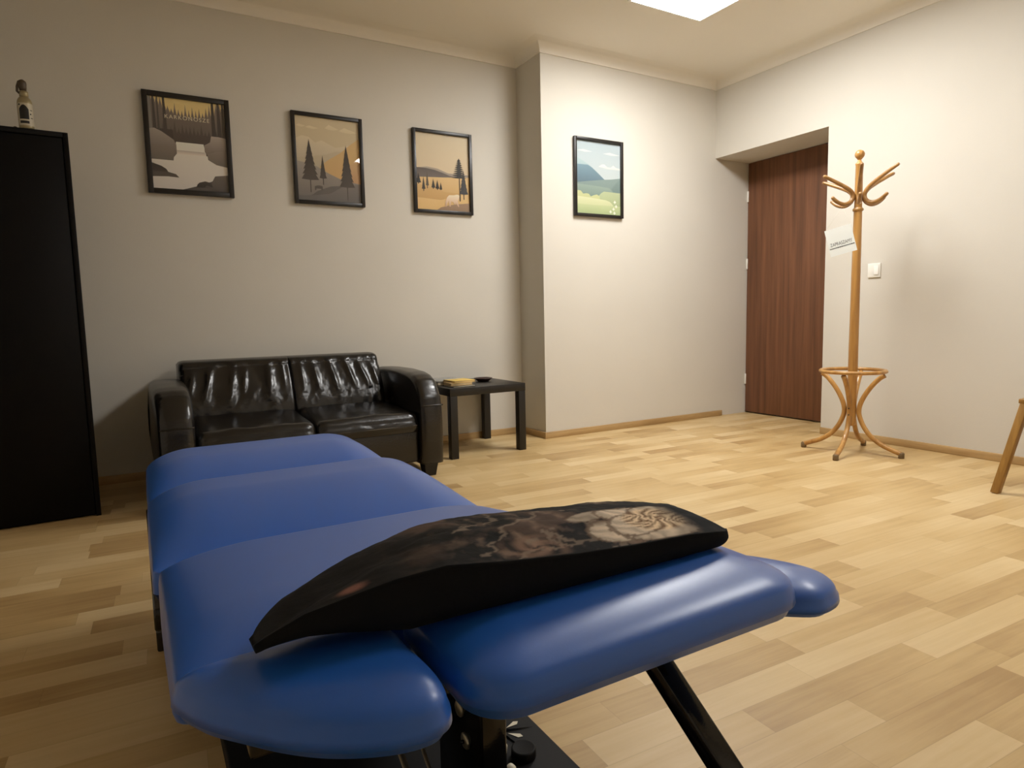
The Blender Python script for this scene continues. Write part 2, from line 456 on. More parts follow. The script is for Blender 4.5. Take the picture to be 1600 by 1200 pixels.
# foot at the far end
MB().box((-0.004, 1.955, 0.0), (0.672, 2.015, 0.062), 0.006).build('crossbar', M_black, table)
MB().beam((0.045, 1.975, 0.05), (0.06, 1.30, 0.37), 0.04, 0.05).build('lift_arm', M_black, table)
MB().beam((0.623, 1.975, 0.05), (0.608, 1.30, 0.37), 0.04, 0.05).build('lift_arm', M_black, table)
# base, pillar, details
base = MB().box((0.10, 0.60, 0.0), (0.667, 1.90, 0.05), 0.004).build('base_plate', M_blackm, table)
MB().box((0.15, 0.62, 0.05), (0.39, 0.90, 0.16), 0.01).build('motor_housing', M_black, table)
MB().box((0.422, 0.85, 0.05), (0.468, 1.02, 0.40), 0.004).build('column', M_black, table)
rotm = Matrix.Rotation(-PI/2, 4, 'Y')
for (y, z, k) in ((0.925, 0.252, 0), (0.905, 0.207, 1)):
    bo = MB().lathe([(0.0135, 0), (0.0135, 0.003), (0.011, 0.005)], (0.422, y, z), 24, rotm).build('bolt', M_steel, table)
    if k: MB().lathe([(0.003, 0), (0.003, 0.006)], (0.418, y, z), 10, rotm).build('socket', M_black, bo)
MB().tube([(0.275, 0.815, 0.31), (0.30, 0.62, 0.12)], 0.0045).build('rod', M_steel, table)
MB().tube([(0.306, 0.815, 0.31), (0.322, 0.62, 0.12)], 0.0028).build('rod', M_steel, table)
MB().lathe([(0.022, 0.05), (0.024, 0.053), (0.024, 0.066), (0.022, 0.069), (0.020, 0.0685)], (0.592, 1.012, 0), 32).build('cap', M_blackm, base)
star = MB(); spk = MB()
sx, sy = 0.588, 1.10
for k in range(12):
    a = k*PI/6+0.2
    d = Vector((math.cos(a), math.sin(a), 0)); q = Vector((-d.y, d.x, 0)); c = Vector((sx, sy, 0.0512))
    if k % 2 == 0:
        star.add([c+d*0.018, c+d*0.042+q*0.006, c+d*0.050, c+d*0.042-q*0.006], [(0, 1, 2, 3)], False)
    else:
        e = Vector((0, 0, 0.004))
        spk.add([c+d*0.004+q*0.004, c+d*0.07, c+d*0.004-q*0.004, c+d*0.004+e], [(0, 1, 3), (1, 2, 3), (0, 2, 1)], False)
star.build('star_emblem', M_cream, base); spk.build('star_spike', M_black, base)
MB().lathe([(0.004, 0.05), (0.010, 0.054), (0.011, 0.066), (0.006, 0.075)], (0.560, 1.040, 0), 16).build('knob', M_cream, base)
MB().lathe([(0.004, 0.05), (0.009, 0.053), (0.010, 0.060), (0.005, 0.066)], (0.548, 0.985, 0), 16).build('knob', M_cream, base)

# ------------------------------------------------------------------ printed cushion lying on the table
NX = [.070, .079, .111, .156, .192, .243, .313, .392, .481, .561, .604, .625]
NZ = [.622, .627, .640, .648, .654, .657, .647, .638, .631, .627, .622, .618]
TXs = [.084, .096, .135, .189, .232, .293, .377, .471, .577, .640]
TZs = [.585, .593, .620, .639, .648, .654, .651, .643, .637, .630]
def fbm(x, y, z=0.0): return noise.fractal(Vector((x, y, z)), 1.0, 2.0, 5)
def mixc(a, b, t):
    t = max(0.0, min(1.0, t)); return tuple(lerp(a[i], b[i], t) for i in range(3))
def rose_print(s, v):
    """woven picture on the upper side: s along the cushion, v from near seam to far seam"""
    x = s*0.56; y = v*0.30
    c = (0.006, 0.005, 0.004)
    n1 = fbm(x*16+4, y*16, 1.7); n2 = fbm(x*40, y*22+9, 5.1)
    fade = max(0.0, min(1.0, (s-0.22)/0.25))
    if s > 0.18:
        c = mixc(c, (0.075, 0.048, 0.034), (n1-0.02)*2.6*fade)
        c = mixc(c, (0.20, 0.135, 0.095), (n2-0.22)*1.6*fade)
    # leaf ribs
    q = math.sin((x*55-y*80)+4*n1)
    if 0.38 < s < 0.72 and q > 0.90: c = mixc(c, (0.30, 0.23, 0.17), 0.5)
    # small bud near the left corner
    d = math.hypot((s-0.155)/0.03, (v-0.16)/0.10)
    if d < 1: c = mixc(c, (0.19, 0.085, 0.06), (1-d)*1.6)
    # second, half hidden bloom
    d = math.hypot((x-0.285)/0.05, (y-0.035)/0.045)
    if d < 1:
        pt = 0.5+0.5*math.sin(14*d+3*math.atan2(y-0.035, x-0.285)+2*n1)
        c = mixc(c, (0.26, 0.16, 0.11), (1-d)*1.2*pt)
    # the large cream rose: outer petals, then a ruffled heart
    rx, ry = 0.452, 0.060
    for (px, py, pw, ph, pa, tone) in ((-0.060, 0.050, 0.040, 0.022, 0.3, 0.55), (-0.052, -0.012, 0.034, 0.036, 0.9, 0.9), (-0.012, 0.045, 0.040, 0.034, 0.1, 1.0), (0.040, 0.040, 0.042, 0.026, -0.2, 1.0), (0.058, 0.000, 0.034, 0.036, 0.4, 0.8), (0.010, -0.030, 0.060, 0.026, 0.0, 0.85), (-0.012, 0.005, 0.045, 0.034, 0.5, 1.0)):
        ax = (x-rx-px)*math.cos(pa)+(y-ry-py)*math.sin(pa); ay = -(x-rx-px)*math.sin(pa)+(y-ry-py)*math.cos(pa)
        d = math.hypot(ax/pw, ay/ph)*(1+0.12*n1)
        if d < 1:
            vein = 0.5+0.5*math.sin(ax*260+ay*90+6*n1)
            k_ = tone*(0.62+0.38*vein)*(0.70+0.30*(1-d))
            c = mixc(c, (0.90*k_, 0.74*k_, 0.56*k_), min(1, (1-d)*9))
            if d > 0.84: c = mixc(c, (0.10, 0.055, 0.03), 0.7)
    dx, dy = x-rx-0.022, y-ry-0.012
    d = math.hypot(dx/0.050, dy/0.042)
    if d < 1:
        an = math.atan2(dy, dx); fold = 0.5+0.5*math.sin(19*an+7*d*math.sin(2*an)+6*n1+9*d)
        col_ = mixc((0.14, 0.065, 0.028), (0.90, 0.70, 0.46), fold**0.8)
        c = mixc(c, col_, min(1, (1-d)*6))
    # dark ends of the cloth
    c = mixc(c, (0.006, 0.006, 0.006), (s-0.86)*14)
    return c
def build_pillow():
    NS, NV, NB = 150, 70, 30
    vs = []; cols = []
    for i in range(NS+1):
        s = i/NS; ss = s
        x = lerp(0.070, 0.634, ss)
        e = math.sin(PI*s)**0.75 if s < 0.5 else (1-(2*s-1)**14)**0.5
        nz = interp(x, NX, NZ); tz = interp(x, TXs, TZs)
        yN = 0.550+0.012*(1-e); yT = lerp(0.575, 0.66, e); yF = lerp(0.585, 0.835, e)
        tz = lerp(nz-0.006, tz, min(1, e*1.25))
        ray = lambda yy: 0.8913+(interp(x, TXs, TZs)-0.8913)*(yy/0.66)
        zF = lerp(nz-0.006, min(ray(yF)-0.014, 0.578), min(1, e*1.15))
        N = Vector((x, yN, nz)); T = Vector((x, yT, tz)); Fp = Vector((x, yF, zF))
        M1 = Vector((x, lerp(yN, yT, 0.5), (nz+tz)/2+0.004*e))
        M2 = Vector((x, lerp(yT, yF, 0.62), lerp(tz, zF, 0.38)+0.004*e))
        top = catmull([N, M1, T, M2, Fp], 20)
        # seam roll
        B1 = Vector((x, 0.562, lerp(nz-0.008, 0.597, min(1, e*1.3)))); B2 = Vector((x, lerp(0.60, 0.69, e), lerp(nz-0.012, 0.588, min(1, e*1.2))))
        B3 = Vector((x, lerp(0.59, 0.78, e), lerp(nz-0.01, 0.573, min(1, e*1.2))))
        bot = catmull([Fp, B3, B2, B1, N], 8)
        a = [top[int(round(k*(len(top)-1)/NV))] for k in range(NV+1)]
        b = [bot[int(round(k*(len(bot)-1)/NB))] for k in range(1, NB)]
        for k, p in enumerate(a):
            v = k/NV
            amp = 0.0035*math.sin(PI*v)*e
            p = p+Vector((0, 0, amp*fbm(x*14, p.y*20, 2.0)))
            vs.append(p); cols.append(rose_print(s, v) if v > 0.02 else (0.006, 0.006, 0.006))
        for p in b: vs.append(p); cols.append((0.006, 0.006, 0.006))
    R = NV+1+NB-1; fs = []
    for i in range(NS):
        for j in range(R): fs.append((i*R+j, i*R+(j+1) % R, (i+1)*R+(j+1) % R, (i+1)*R+j))
    fs += [tuple(range(R-1, -1, -1)), tuple(range(NS*R, NS*R+R))]
    o = MB().add(vs, fs, True).build('pillow', vcol_mat('rose print fabric', 0.8, 0.12, True), origin=(0.35, 0.65, 0.6))
    at = o.data.color_attributes.new('print', 'FLOAT_COLOR', 'POINT')
    for i, c in enumerate(cols): at.data[i].color = (*c, 1)
    return o
tag(build_pillow(), 'black cushion printed with cream roses lying across the blue table head', 'pillow')

# ------------------------------------------------------------------ sofa
M_leather = mat('dark brown leather', (18, 15, 13), 0.26, spec=0.6, bump=0.10, bscale=90, var=0.15, vscale=8)
M_leg = mat('black stained wood', (20, 17, 15), 0.45)
M_stitch = mat('pale stitching', (86, 78, 68), 0.7)
SX0, SX1, SYF = 0.048, 1.487, 3.355
sofa = thing('sofa', 'dark brown leather two-seat sofa against the wall below the pictures', 'sofa', (0.77, 3.8, 0))
def arm(x0, x1, flare):
    prof = [(3.357, 0.075), (3.350, 0.20), (3.350, 0.32), (3.356, 0.42), (3.372, 0.49), (3.402, 0.545), (3.445, 0.588), (3.50, 0.612), (3.57, 0.624), (3.75, 0.632), (4.0, 0.630), (4.17, 0.620), (4.20, 0.59), (4.205, 0.40), (4.205, 0.075)]
    P = [Vector((p[0], p[1]-0.042*max(0.0, min(1.0, (p[1]-0.2)/0.35)))) for p in prof]
    dense = []
    for i in range(len(P)-1):
        for k in range(4): dense.append(P[i].lerp(P[i+1], k/4))
    dense.append(P[-1])
    dense = [p for p in dense]
    c = Vector((3.78, 0.34))
    secs = [(0, 0.030), (0.004, 0.018), (0.012, 0.008), (0.026, 0.001), (0.04, 0)]
    W_ = x1-x0
    secs = [(a, b) for a, b in secs] + [(W_/2, -0.003)] + [(W_-a, b) for a, b in reversed(secs)]
    vs = []; n = len(dense)
    for off, ins in secs:
        for p in dense:
            d = c-p
            d = Vector((max(-1.0, min(1.0, d.x/0.38)), -min(1.0, (p.y-0.34)/0.26) if p.y > 0.34 else 0.0))
            q = p+d*ins
            fl = flare*max(0.0, min(1.0, (q.x-3.42)/0.25))*math.sin(PI*min(1, max(0, (q.y)/0.66)))
            vs.append((x0+off+(fl if (flare < 0 and off < W_/2) or (flare > 0 and off > W_/2) else 0), q.x, q.y))
    fs = []
    for i in range(len(secs)-1):
        for j in range(n): fs.append((i*n+j, i*n+(j+1) % n, (i+1)*n+(j+1) % n, (i+1)*n+j))
    fs += [tuple(range(n)), tuple(range((len(secs)-1)*n, len(secs)*n))]
    return MB().add(vs, fs, True)
aL = arm(SX0+0.018, SX0+0.172, -0.028).build('armrest', M_leather, sofa)
aR = arm(SX1-0.136, SX1, 0.012).build('armrest', M_leather, sofa)
for a_, xa, xb in ((aL, SX0+0.022, SX0+0.168), (aR, SX1-0.132, SX1-0.004)):
    MB().tube([(xa, 3.3585, 0.405), (xa+0.01, 3.3555, 0.405), ((xa+xb)/2, 3.3525, 0.407), (xb-0.01, 3.3555, 0.405), (xb, 3.3585, 0.405)], 0.0035, 6).build('seam', M_leather, a_)
ix0, ix1 = SX0+0.172, SX1-0.136
MB().box((ix0, 3.400, 0.085), (ix1, 4.18, 0.27), 0.015, 3).build('front_panel', M_leather, sofa)
mid = 0.787
def seat(x0, x1, ph):
    n, k = 46, 40; vs = []; fs = []
    for i in range(n+1):
        u = i/n
        for j in range(k+1):
            v = j/k
            # path: front bottom -> up the front -> over the top to the back
            if v < 0.28:
                t = v/0.28; y = 3.385-0.012*math.sin(PI*t); z = 0.262+0.068*t
            elif v < 0.44:
                t = (v-0.28)/0.16*PI/2; y = 3.385+0.045*(1-math.cos(t)); z = 0.330+0.040*math.sin(t)
            else:
                t = (v-0.44)/0.56; y = 3.43+0.50*t; z = 0.370+0.020*t
            e = min(1, min(u, 1-u)/0.10); rnd = math.sqrt(max(0.0, 1-(1-e)**2))
            z -= (1-rnd)*0.028*(1 if v > 0.3 else v/0.3); y += (1-rnd)*0.02*(1 if v < 0.44 else 0)
            cr = 0.006*fbm(u*5+ph, v*9, 1.0)*math.sin(PI*u)
            if v > 0.28: z += cr+0.004*math.sin(PI*u)
            vs.append((lerp(x0, x1, u), y+(cr*0.6 if v < 0.4 else 0), z))
    m_ = k+1
    for i in range(n):
        for j in range(k): fs.append((i*m_+j, i*m_+j+1, (i+1)*m_+j+1, (i+1)*m_+j))
    # closing underside
    b = len(vs)
    vs += [(x0, 3.93, 0.262), (x1, 3.93, 0.262)]
    fs.append((0, n*m_, b+1, b)); fs.append((k, b, b+1, n*m_+k))
    fs.append(tuple([b]+[j for j in range(k, -1, -1)])); fs.append(tuple([b+1]+[n*m_+j for j in range(k+1)]))
    return MB().add(vs, fs, True)
sc1 = seat(ix0+0.002, mid-0.001, 0.0).build('seat_cushion', M_leather, sofa)
sc2 = seat(mid+0.001, ix1-0.002, 3.7).build('seat_cushion', M_leather, sofa)
for s_, xa, xb in ((sc1, ix0+0.02, mid-0.012), (sc2, mid+0.012, ix1-0.02)):
    MB().tube([(xa, 3.376, 0.300), ((xa+xb)/2, 3.3735, 0.300), (xb, 3.376, 0.300)], 0.0018, 6).build('stitching', M_stitch, s_)
def back(x0, x1, folds, roundL, roundR):
    n, k = 90, 70; vs = []; fs = []
    for i in range(n+1):
        u = i/n; x = lerp(x0, x1, u)
        for j in range(k+1):
            v = j/k
            if v < 0.80:
                t = v/0.80; y = 3.872+0.118*t; z = 0.372+0.268*t
                y -= 0.022*math.sin(PI*t**0.8)
            else:
                t = (v-0.80)/0.20; a = t*PI*0.62
                y = 3.99+0.055*(1-math.cos(a))+0.10*max(0, t-0.5); z = 0.640+0.044*math.sin(min(a, PI/2))
                t = 1.0
            eL = min(1, u/0.07) if roundL else min(1, u/0.03); eR = min(1, (1-u)/0.07) if roundR else min(1, (1-u)/0.03)
            rl = math.sqrt(max(0, 1-(1-eL)**2)); rg = math.sqrt(max(0, 1-(1-eR)**2))
            dn = (1-rl)*(0.030 if roundL else 0.012)+(1-rg)*(0.030 if roundR else 0.012)
            y += dn
            if v > 0.7 and ((roundL and u < 0.07) or (roundR and u > 0.93)): z -= ((1-rl)+(1-rg))*0.02
            # gathered folds falling from the top seam
            if v < 0.88:
                g = 0.0
                for (c, sl, wd, amp, top, bot) in folds:
                    cc = c+sl*(0.8-v)
                    env = 0.0
                    if bot < v < top:
                        q = (v-bot)/(top-bot); env = math.sin(PI*q)**0.7
                    g += amp*env*math.exp(-((u-cc)/wd)**2)
                y -= g
                y -= 0.004*fbm(u*9+x0*5, v*3.5, 2.2)*min(1, min(u, 1-u)*12)
            vs.append((x, y, z))
    m_ = k+1
    for i in range(n):
        for j in range(k): fs.append((i*m_+j, i*m_+j+1, (i+1)*m_+j+1, (i+1)*m_+j))
    b = len(vs); ty = vs[k][1]
    vs += [(x0, 4.20, 0.372), (x1, 4.20, 0.372), (x0, 4.20, 0.662), (x1, 4.20, 0.662)]
    fs += [(0, n*m_, b+1, b), (b, b+1, b+3, b+2)]
    fs.append(tuple([b+2, b+3]+[i*m_+k for i in range(n, -1, -1)]))
    fs.append(tuple([b+2]+[j for j in range(k, -1, -1)]+[b])); fs.append(tuple([b+1]+[n*m_+j for j in range(k+1)]+[b+3]))
    return MB().add(vs, fs, True)
fA = [(0.12, -0.10, 0.028, 0.010, 0.80, 0.35), (0.27, -0.14, 0.030, 0.013, 0.82, 0.25), (0.47, -0.10, 0.035, 0.012, 0.84, 0.15), (0.58, -0.10, 0.025, 0.009, 0.82, 0.35), (0.80, -0.05, 0.045, 0.016, 0.88, 0.20), (0.92, 0.0, 0.02, 0.008, 0.88, 0.45)]
fB = [(0.10, 0.02, 0.03, 0.010, 0.86, 0.30), (0.24, 0.05, 0.035, 0.012, 0.85, 0.30), (0.42, 0.10, 0.035, 0.014, 0.86, 0.25), (0.60, 0.15, 0.030, 0.012, 0.86, 0.30), (0.74, 0.18, 0.030, 0.012, 0.85, 0.30), (0.88, 0.12, 0.03, 0.010, 0.80, 0.35)]
back(ix0-0.022, mid-0.0005, fA, True, False).build('back_cushion', M_leather, sofa)
back(mid+0.0005, ix1-0.018, fB, False, True).build('back_cushion', M_leather, sofa)
for (x, y) in ((SX0+0.09, 3.42), (SX1-0.075, 3.42), (SX0+0.09, 4.14), (SX1-0.075, 4.14)):
    b0, b1 = 0.030, 0.042
    MB().add([(x-b0, y-b0, 0), (x+b0, y-b0, 0), (x+b0, y+b0, 0), (x-b0, y+b0, 0), (x-b1, y-b1, 0.08), (x+b1, y-b1, 0.08), (x+b1, y+b1, 0.08), (x-b1, y+b1, 0.08)],
             [(3, 2, 1, 0), (4, 5, 6, 7), (0, 1, 5, 4), (1, 2, 6, 5), (2, 3, 7, 6), (3, 0, 4, 7)], False).build('foot', M_leg, sofa)

# ------------------------------------------------------------------ side table with books
M_lack = mat('black brown laminate', (22, 19, 17), 0.40, spec=0.5, var=0.08, vscale=30)
TLX, TLY, TLS = 1.6818, 3.690, 0.55
st = thing('side_table', 'small square black side table beside the sofa', 'side table', (TLX+TLS/2, TLY+TLS/2, 0))
MB().box((TLX, TLY, 0.40), (TLX+TLS, TLY+TLS, 0.45), 0.0015).build('tabletop', M_lack, st)
for (a, b) in ((0, 0), (1, 0), (0, 1), (1, 1)):
    x = TLX+0.001+a*(TLS-0.052); y = TLY+0.001+b*(TLS-0.052)
    MB().box((x, y, 0), (x+0.05, y+0.05, 0.40), 0.0015).build('leg', M_lack, st)

def rotbox(mb, c, sx, sy, z0, z1, deg, bev=0.001):
    mt = Matrix.Translation((c[0], c[1], 0)) @ Matrix.Rotation(math.radians(deg), 4, 'Z')
    return mb.box((-sx/2, -sy/2, z0), (sx/2, sy/2, z1), bev, 1, mt)
def book(name, label, c, sx, sy, z0, th, deg, cover, page, cat='book', ct=0.0016):
    t = thing(name, label, cat, (c[0], c[1], z0), 'books on the black side table')
    rotbox(MB(), c, sx-0.006, sy-0.004, z0+ct, z0+th-ct, deg).build('pages', page, t)
    b = MB(); rotbox(b, c, sx, sy, z0, z0+ct, deg, 0.0004); rotbox(b, c, sx, sy, z0+th-ct, z0+th, deg, 0.0004)
    mt = Matrix.Translation((c[0], c[1], 0)) @ Matrix.Rotation(math.radians(deg), 4, 'Z')
    b.box((-sx/2, sy/2-ct, z0+ct), (sx/2, sy/2, z0+th-ct), 0, 1, mt)
    b.build('cover', cover, t)
M_page = mat('cream book pages', (226, 200, 150), 0.8, bump=0.1, bscale=400, var=0.12, vscale=120)
M_pagew = mat('white book pages', (232, 224, 204), 0.8, var=0.06, vscale=120)
M_yel = mat('yellow book cover', (240, 204, 104), 0.45, var=0.2, vscale=14)
M_crm = mat('cream book cover', (214, 186, 140), 0.5)
M_bkc = mat('black book cover', (20, 19, 20), 0.4)
M_gry = mat('grey magazine print', (176, 176, 172), 0.4, var=0.5, vscale=18)
bc = (1.815, 3.815)
book('booklet', 'thin white booklet at the bottom of the pile under the yellow book', (1.800, 3.800), 0.165, 0.13, 0.450, 0.009, 6, M_bkc, M_pagew, 'book', 0.0012)
book('book', 'cream-paged book in the pile between yellow book and thin booklet', (1.800, 3.822), 0.150, 0.14, 0.459, 0.018, -4, M_crm, M_page)
book('book', 'yellow book on top of the pile on the black side table', (1.815, 3.830), 0.155, 0.15, 0.477, 0.013, 4, M_yel, M_page)
book('book', 'black book under the grey magazine, next to the sofa arm', (1.785, 4.015), 0.18, 0.20, 0.450, 0.024, 2, M_bkc, M_pagew)
book('magazine', 'grey and white magazine lying on the black book', (1.800, 4.020), 0.20, 0.24, 0.474, 0.006, -6, M_gry, M_pagew, 'magazine', 0.001)
M_bowl = mat('dark brown wood bowl', (58, 34, 26), 0.4, var=0.2, vscale=40)
bw = tag(MB().lathe([(0.001, 0.450), (0.036, 0.450), (0.042, 0.454), (0.062, 0.470), (0.064, 0.474), (0.060, 0.474), (0.040, 0.462), (0.001, 0.460)], (2.070, 3.985, 0), 36).build('bowl', M_bowl, origin=(2.070, 3.985, 0.45)), 'shallow dark brown bowl on the black side table, beside the books', 'bowl')

# ------------------------------------------------------------------ wardrobe and bottle
M_ward = mat('black wood veneer', (12, 10, 9), 0.6, spec=0.15, var=0.2, vscale=20, bump=0.02, bscale=150)
WX, WY, WH = -0.190, 3.575, 1.746
wd = thing('wardrobe', 'tall black wardrobe at the left end of the wall', 'wardrobe', (WX-0.45, WY+0.3, 0))
rot = Matrix.Translation((WX, WY, 0)) @ Matrix.Rotation(math.radians(3.0), 4, 'Z')
WW, WD = 0.90, 0.56
b = MB()
b.box((-0.020, 0.0, 0), (0, WD, WH), 0.0008, 1, rot).box((-WW, 0.0, 0), (-WW+0.020, WD, WH), 0.0008, 1, rot)
b.box((-WW+0.020, 0.0, WH-0.022), (-0.020, WD, WH), 0.0008, 1, rot).box((-WW+0.02, 0.03, 0.0), (-0.02, WD, 0.06), 0, 1, rot).box((-WW+0.02, WD-0.01, 0.06), (-0.02, WD, WH-0.022), 0, 1, rot)
b.build('carcass', M_ward, wd)
for k in range(2):
    a = -WW+0.022+k*(WW-0.044)/2
    d = MB().box((a+0.001, 0.002, 0.012), (a+(WW-0.044)/2-0.001, 0.022, WH-0.026), 0.0015, 1, rot).build('door', M_ward, wd)
    hx = a+(WW-0.044)/2-0.03 if k == 0 else a+0.03
    MB().box((hx-0.005, -0.018, 0.85), (hx+0.005, 0.002, 1.02), 0.003, 2, rot).build('handle', M_ward, d)

M_glassb = mat('silvered bottle', (150, 138, 104), 0.32, metal=0.35, spec=0.6)
M_lblw = mat('white bottle label', (188, 180, 158), 0.5)
M_lblk = mat('black label print', (18, 15, 12), 0.5)
M_stop = mat('dark rubber stopper', (70, 56, 38), 0.5)
bx, by, bz = -0.3385, 3.60, WH
bt = thing('bottle', 'small swing-top bottle with black and white label on the wardrobe', 'bottle', (bx, by, bz))
MB().lathe([(0.024, 0), (0.0275, 0.003), (0.0278, 0.012), (0.0285, 0.10), (0.0285, 0.110), (0.0268, 0.121), (0.022, 0.131), (0.016, 0.138), (0.0130, 0.144), (0.0125, 0.158)], (bx, by, bz), 28).build('body', M_glassb, bt)
MB().lathe([(0.0140, 0.139), (0.0168, 0.141), (0.0165, 0.160), (0.0140, 0.163)], (bx, by, bz), 20).build('neck_foil', M_glassb, bt)
MB().tube([(bx-0.001, by, bz+0.162), (bx-0.002, by, bz+0.178), (bx-0.003, by, bz+0.194), (bx-0.002, by, bz+0.205), (bx-0.002, by, bz+0.211)], [0.012, 0.0145, 0.0165, 0.0135, 0.005], 14).build('stopper', M_stop, bt)
MB().tube([(bx-0.014, by, bz+0.152), (bx-0.0225, by-0.002, bz+0.160), (bx-0.021, by-0.003, bz+0.180), (bx-0.014, by, bz+0.203)], 0.0050, 8).build('bail', M_stop, bt)
def label_patch(R, a0, a1, z0, z1, top=0.0):
    n = 20; vs = []; fs = []
    for i in range(n+1):
        a = lerp(a0, a1, i/n)
        zt = z1+top*math.sin(PI*i/n)
        vs += [(bx+R*math.cos(a), by+R*math.sin(a), bz+z0), (bx+R*math.cos(a), by+R*math.sin(a), bz+zt)]
    for i in range(n): fs.append((2*i, 2*i+2, 2*i+3, 2*i+1))
    return vs, fs
ca = math.atan2(-by, -bx)
lb = MB().add(*label_patch(0.0289, ca-1.05, ca+1.35, 0.014, 0.108)).build('label', M_lblw, bt)
lk = MB()
for (a0, a1, z0, z1, tp) in ((-0.82, 0.42, 0.040, 0.082, 0.018), (-0.78, 0.40, 0.022, 0.033, 0), (-0.9, -0.65, 0.097, 0.104, 0), (0.55, 0.75, 0.06, 0.066, 0), (0.6, 0.95, 0.045, 0.048, 0), (0.6, 0.95, 0.078, 0.081, 0)):
    lk.add(*label_patch(0.0292, ca+a0, ca+a1, z0, z1, tp))
lk.build('label_print', M_lblk, lb)
tag(MB().lathe([(0.001, 0), (0.010, 0), (0.011, 0.002), (0.009, 0.008), (0.004, 0.012), (0.001, 0.012)], (-0.380, 3.605, WH), 16).build('pebble', M_stop, origin=(-0.380, 3.605, WH)), 'tiny dark lump lying left of the bottle on the wardrobe', 'pebble')

# ------------------------------------------------------------------ framed posters
M_frame = mat('black picture frame', (24, 20, 17), 0.35, spec=0.5)
def glass_mat():
    M = bpy.data.materials.new('picture glass'); M.use_nodes = True
    nt = M.node_tree; n = nt.nodes; n.clear(); L = nt.links
    o = n.new('ShaderNodeOutputMaterial'); mx = n.new('ShaderNodeMixShader'); t = n.new('ShaderNodeBsdfTransparent'); g = n.new('ShaderNodeBsdfGlossy')
    g.inputs['Roughness'].default_value = 0.015
    lw = n.new('ShaderNodeLayerWeight'); lw.inputs[0].default_value = 0.5
    pw = n.new('ShaderNodeMath'); pw.operation = 'POWER'; pw.inputs[1].default_value = 5.0; L.new(lw.outputs['Facing'], pw.inputs[0])
    fr = n.new('ShaderNodeMath'); fr.operation = 'MULTIPLY_ADD'; fr.inputs[1].default_value = 0.93; fr.inputs[2].default_value = 0.05; L.new(pw.outputs[0], fr.inputs[0])
    L.new(fr.outputs[0], mx.inputs[0]); L.new(t.outputs[0], mx.inputs[1]); L.new(g.outputs[0], mx.inputs[2]); L.new(mx.outputs[0], o.inputs[0])
    return M
M_glass = glass_mat()
M_print = vcol_mat('poster print', 0.5, 0.3)
def text_mesh(body, size, spacing=1.0):
    cu = bpy.data.curves.new('t', 'FONT'); cu.body = body; cu.size = size; cu.space_character = spacing; cu.align_x = 'CENTER'; cu.align_y = 'CENTER'
    o = bpy.data.objects.new('t', cu); COL.objects.link(o)
    dg = bpy.context.evaluated_depsgraph_get(); dg.update()
    me = o.evaluated_get(dg).to_mesh()
    vs = [tuple(v.co) for v in me.vertices]; fs = [tuple(p.vertices) for p in me.polygons]
    o.evaluated_get(dg).to_mesh_clear()
    bpy.data.objects.remove(o); bpy.data.curves.remove(cu)
    return vs, fs

def soft(c):
    l = 0.3*c[0]+0.6*c[1]+0.1*c[2]
    return tuple(lerp(x, l, 0.15) for x in c[:3])
def poster(name_label, x0, z0, W_, H_, ywall, art, gain, rim=0.020, rz=0.0, text=None):
    """frame hanging on the back wall, x0,z0 = lower left corner; art: list of (polygon in 0..1, low colour, high colour)"""
    t = thing('framed_poster', name_label, 'picture', (x0+W_/2, ywall, z0+H_/2), 'framed posters on the walls')
    D_ = 0.024
    yb = ywall-0.002-(abs(math.sin(rz))*W_/2+0.001 if rz else 0)
    f = MB()
    f.box((x0, yb-D_, z0), (x0+rim, yb, z0+H_), 0.0015).box((x0+W_-rim, yb-D_, z0), (x0+W_, yb, z0+H_), 0.0015)
    f.box((x0+rim, yb-D_, z0), (x0+W_-rim, yb, z0+rim), 0.0015).box((x0+rim, yb-D_, z0+H_-rim), (x0+W_-rim, yb, z0+H_), 0.0015)
    f.build('frame', M_frame, t)
    iw, ih = W_-2*rim, H_-2*rim; ox, oz = x0+rim, z0+rim
    vs = []; fs = []; cl = []
    yp = yb-0.008
    for k, (poly, lo, hi) in enumerate(art):
        vv = [max(0, min(1, p[1])) for p in poly]; a, b_ = min(vv), max(vv)
        base = len(vs)
        for (u, v) in poly:
            u = max(0, min(1, u)); v = max(0, min(1, v))
            vs.append((ox+u*iw, yp-0.00012*k, oz+v*ih))
            q = (v-a)/max(1e-6, b_-a)
            A = soft(srgb(*lo)); B = soft(srgb(*hi)); cl.append(tuple(min(0.85, gain*lerp(A[i], B[i], q)) for i in range(3)))
        fs.append(tuple(range(base, base+len(poly))))
    if text:
        body, u, v, size, sp, colr = text
        tv, tf = text_mesh(body, size, sp); base = len(vs)
        for p in tv: vs.append((ox+u*iw+p[0], yp-0.0055, oz+v*ih+p[1])); cl.append(tuple(min(0.85, gain*x) for x in srgb(*colr)[:3]))
        fs += [tuple(i+base for i in q) for q in tf]
    pr = MB().add(vs, fs, False).build('print', M_print, t, fix=False)
    at = pr.data.color_attributes.new('print', 'FLOAT_COLOR', 'POINT')
    for i, c in enumerate(cl): at.data[i].color = (*c, 1)
    MB().add([(ox, yb-0.0145, oz), (ox+iw, yb-0.0145, oz), (ox+iw, yb-0.0145, oz+ih), (ox, yb-0.0145, oz+ih)], [(0, 1, 2, 3)], False).build('glass', M_glass, t, fix=False)
    t.rotation_euler = (0, 0, rz)
    return t
FULL = [(0, 0), (1, 0), (1, 1), (0, 1)]
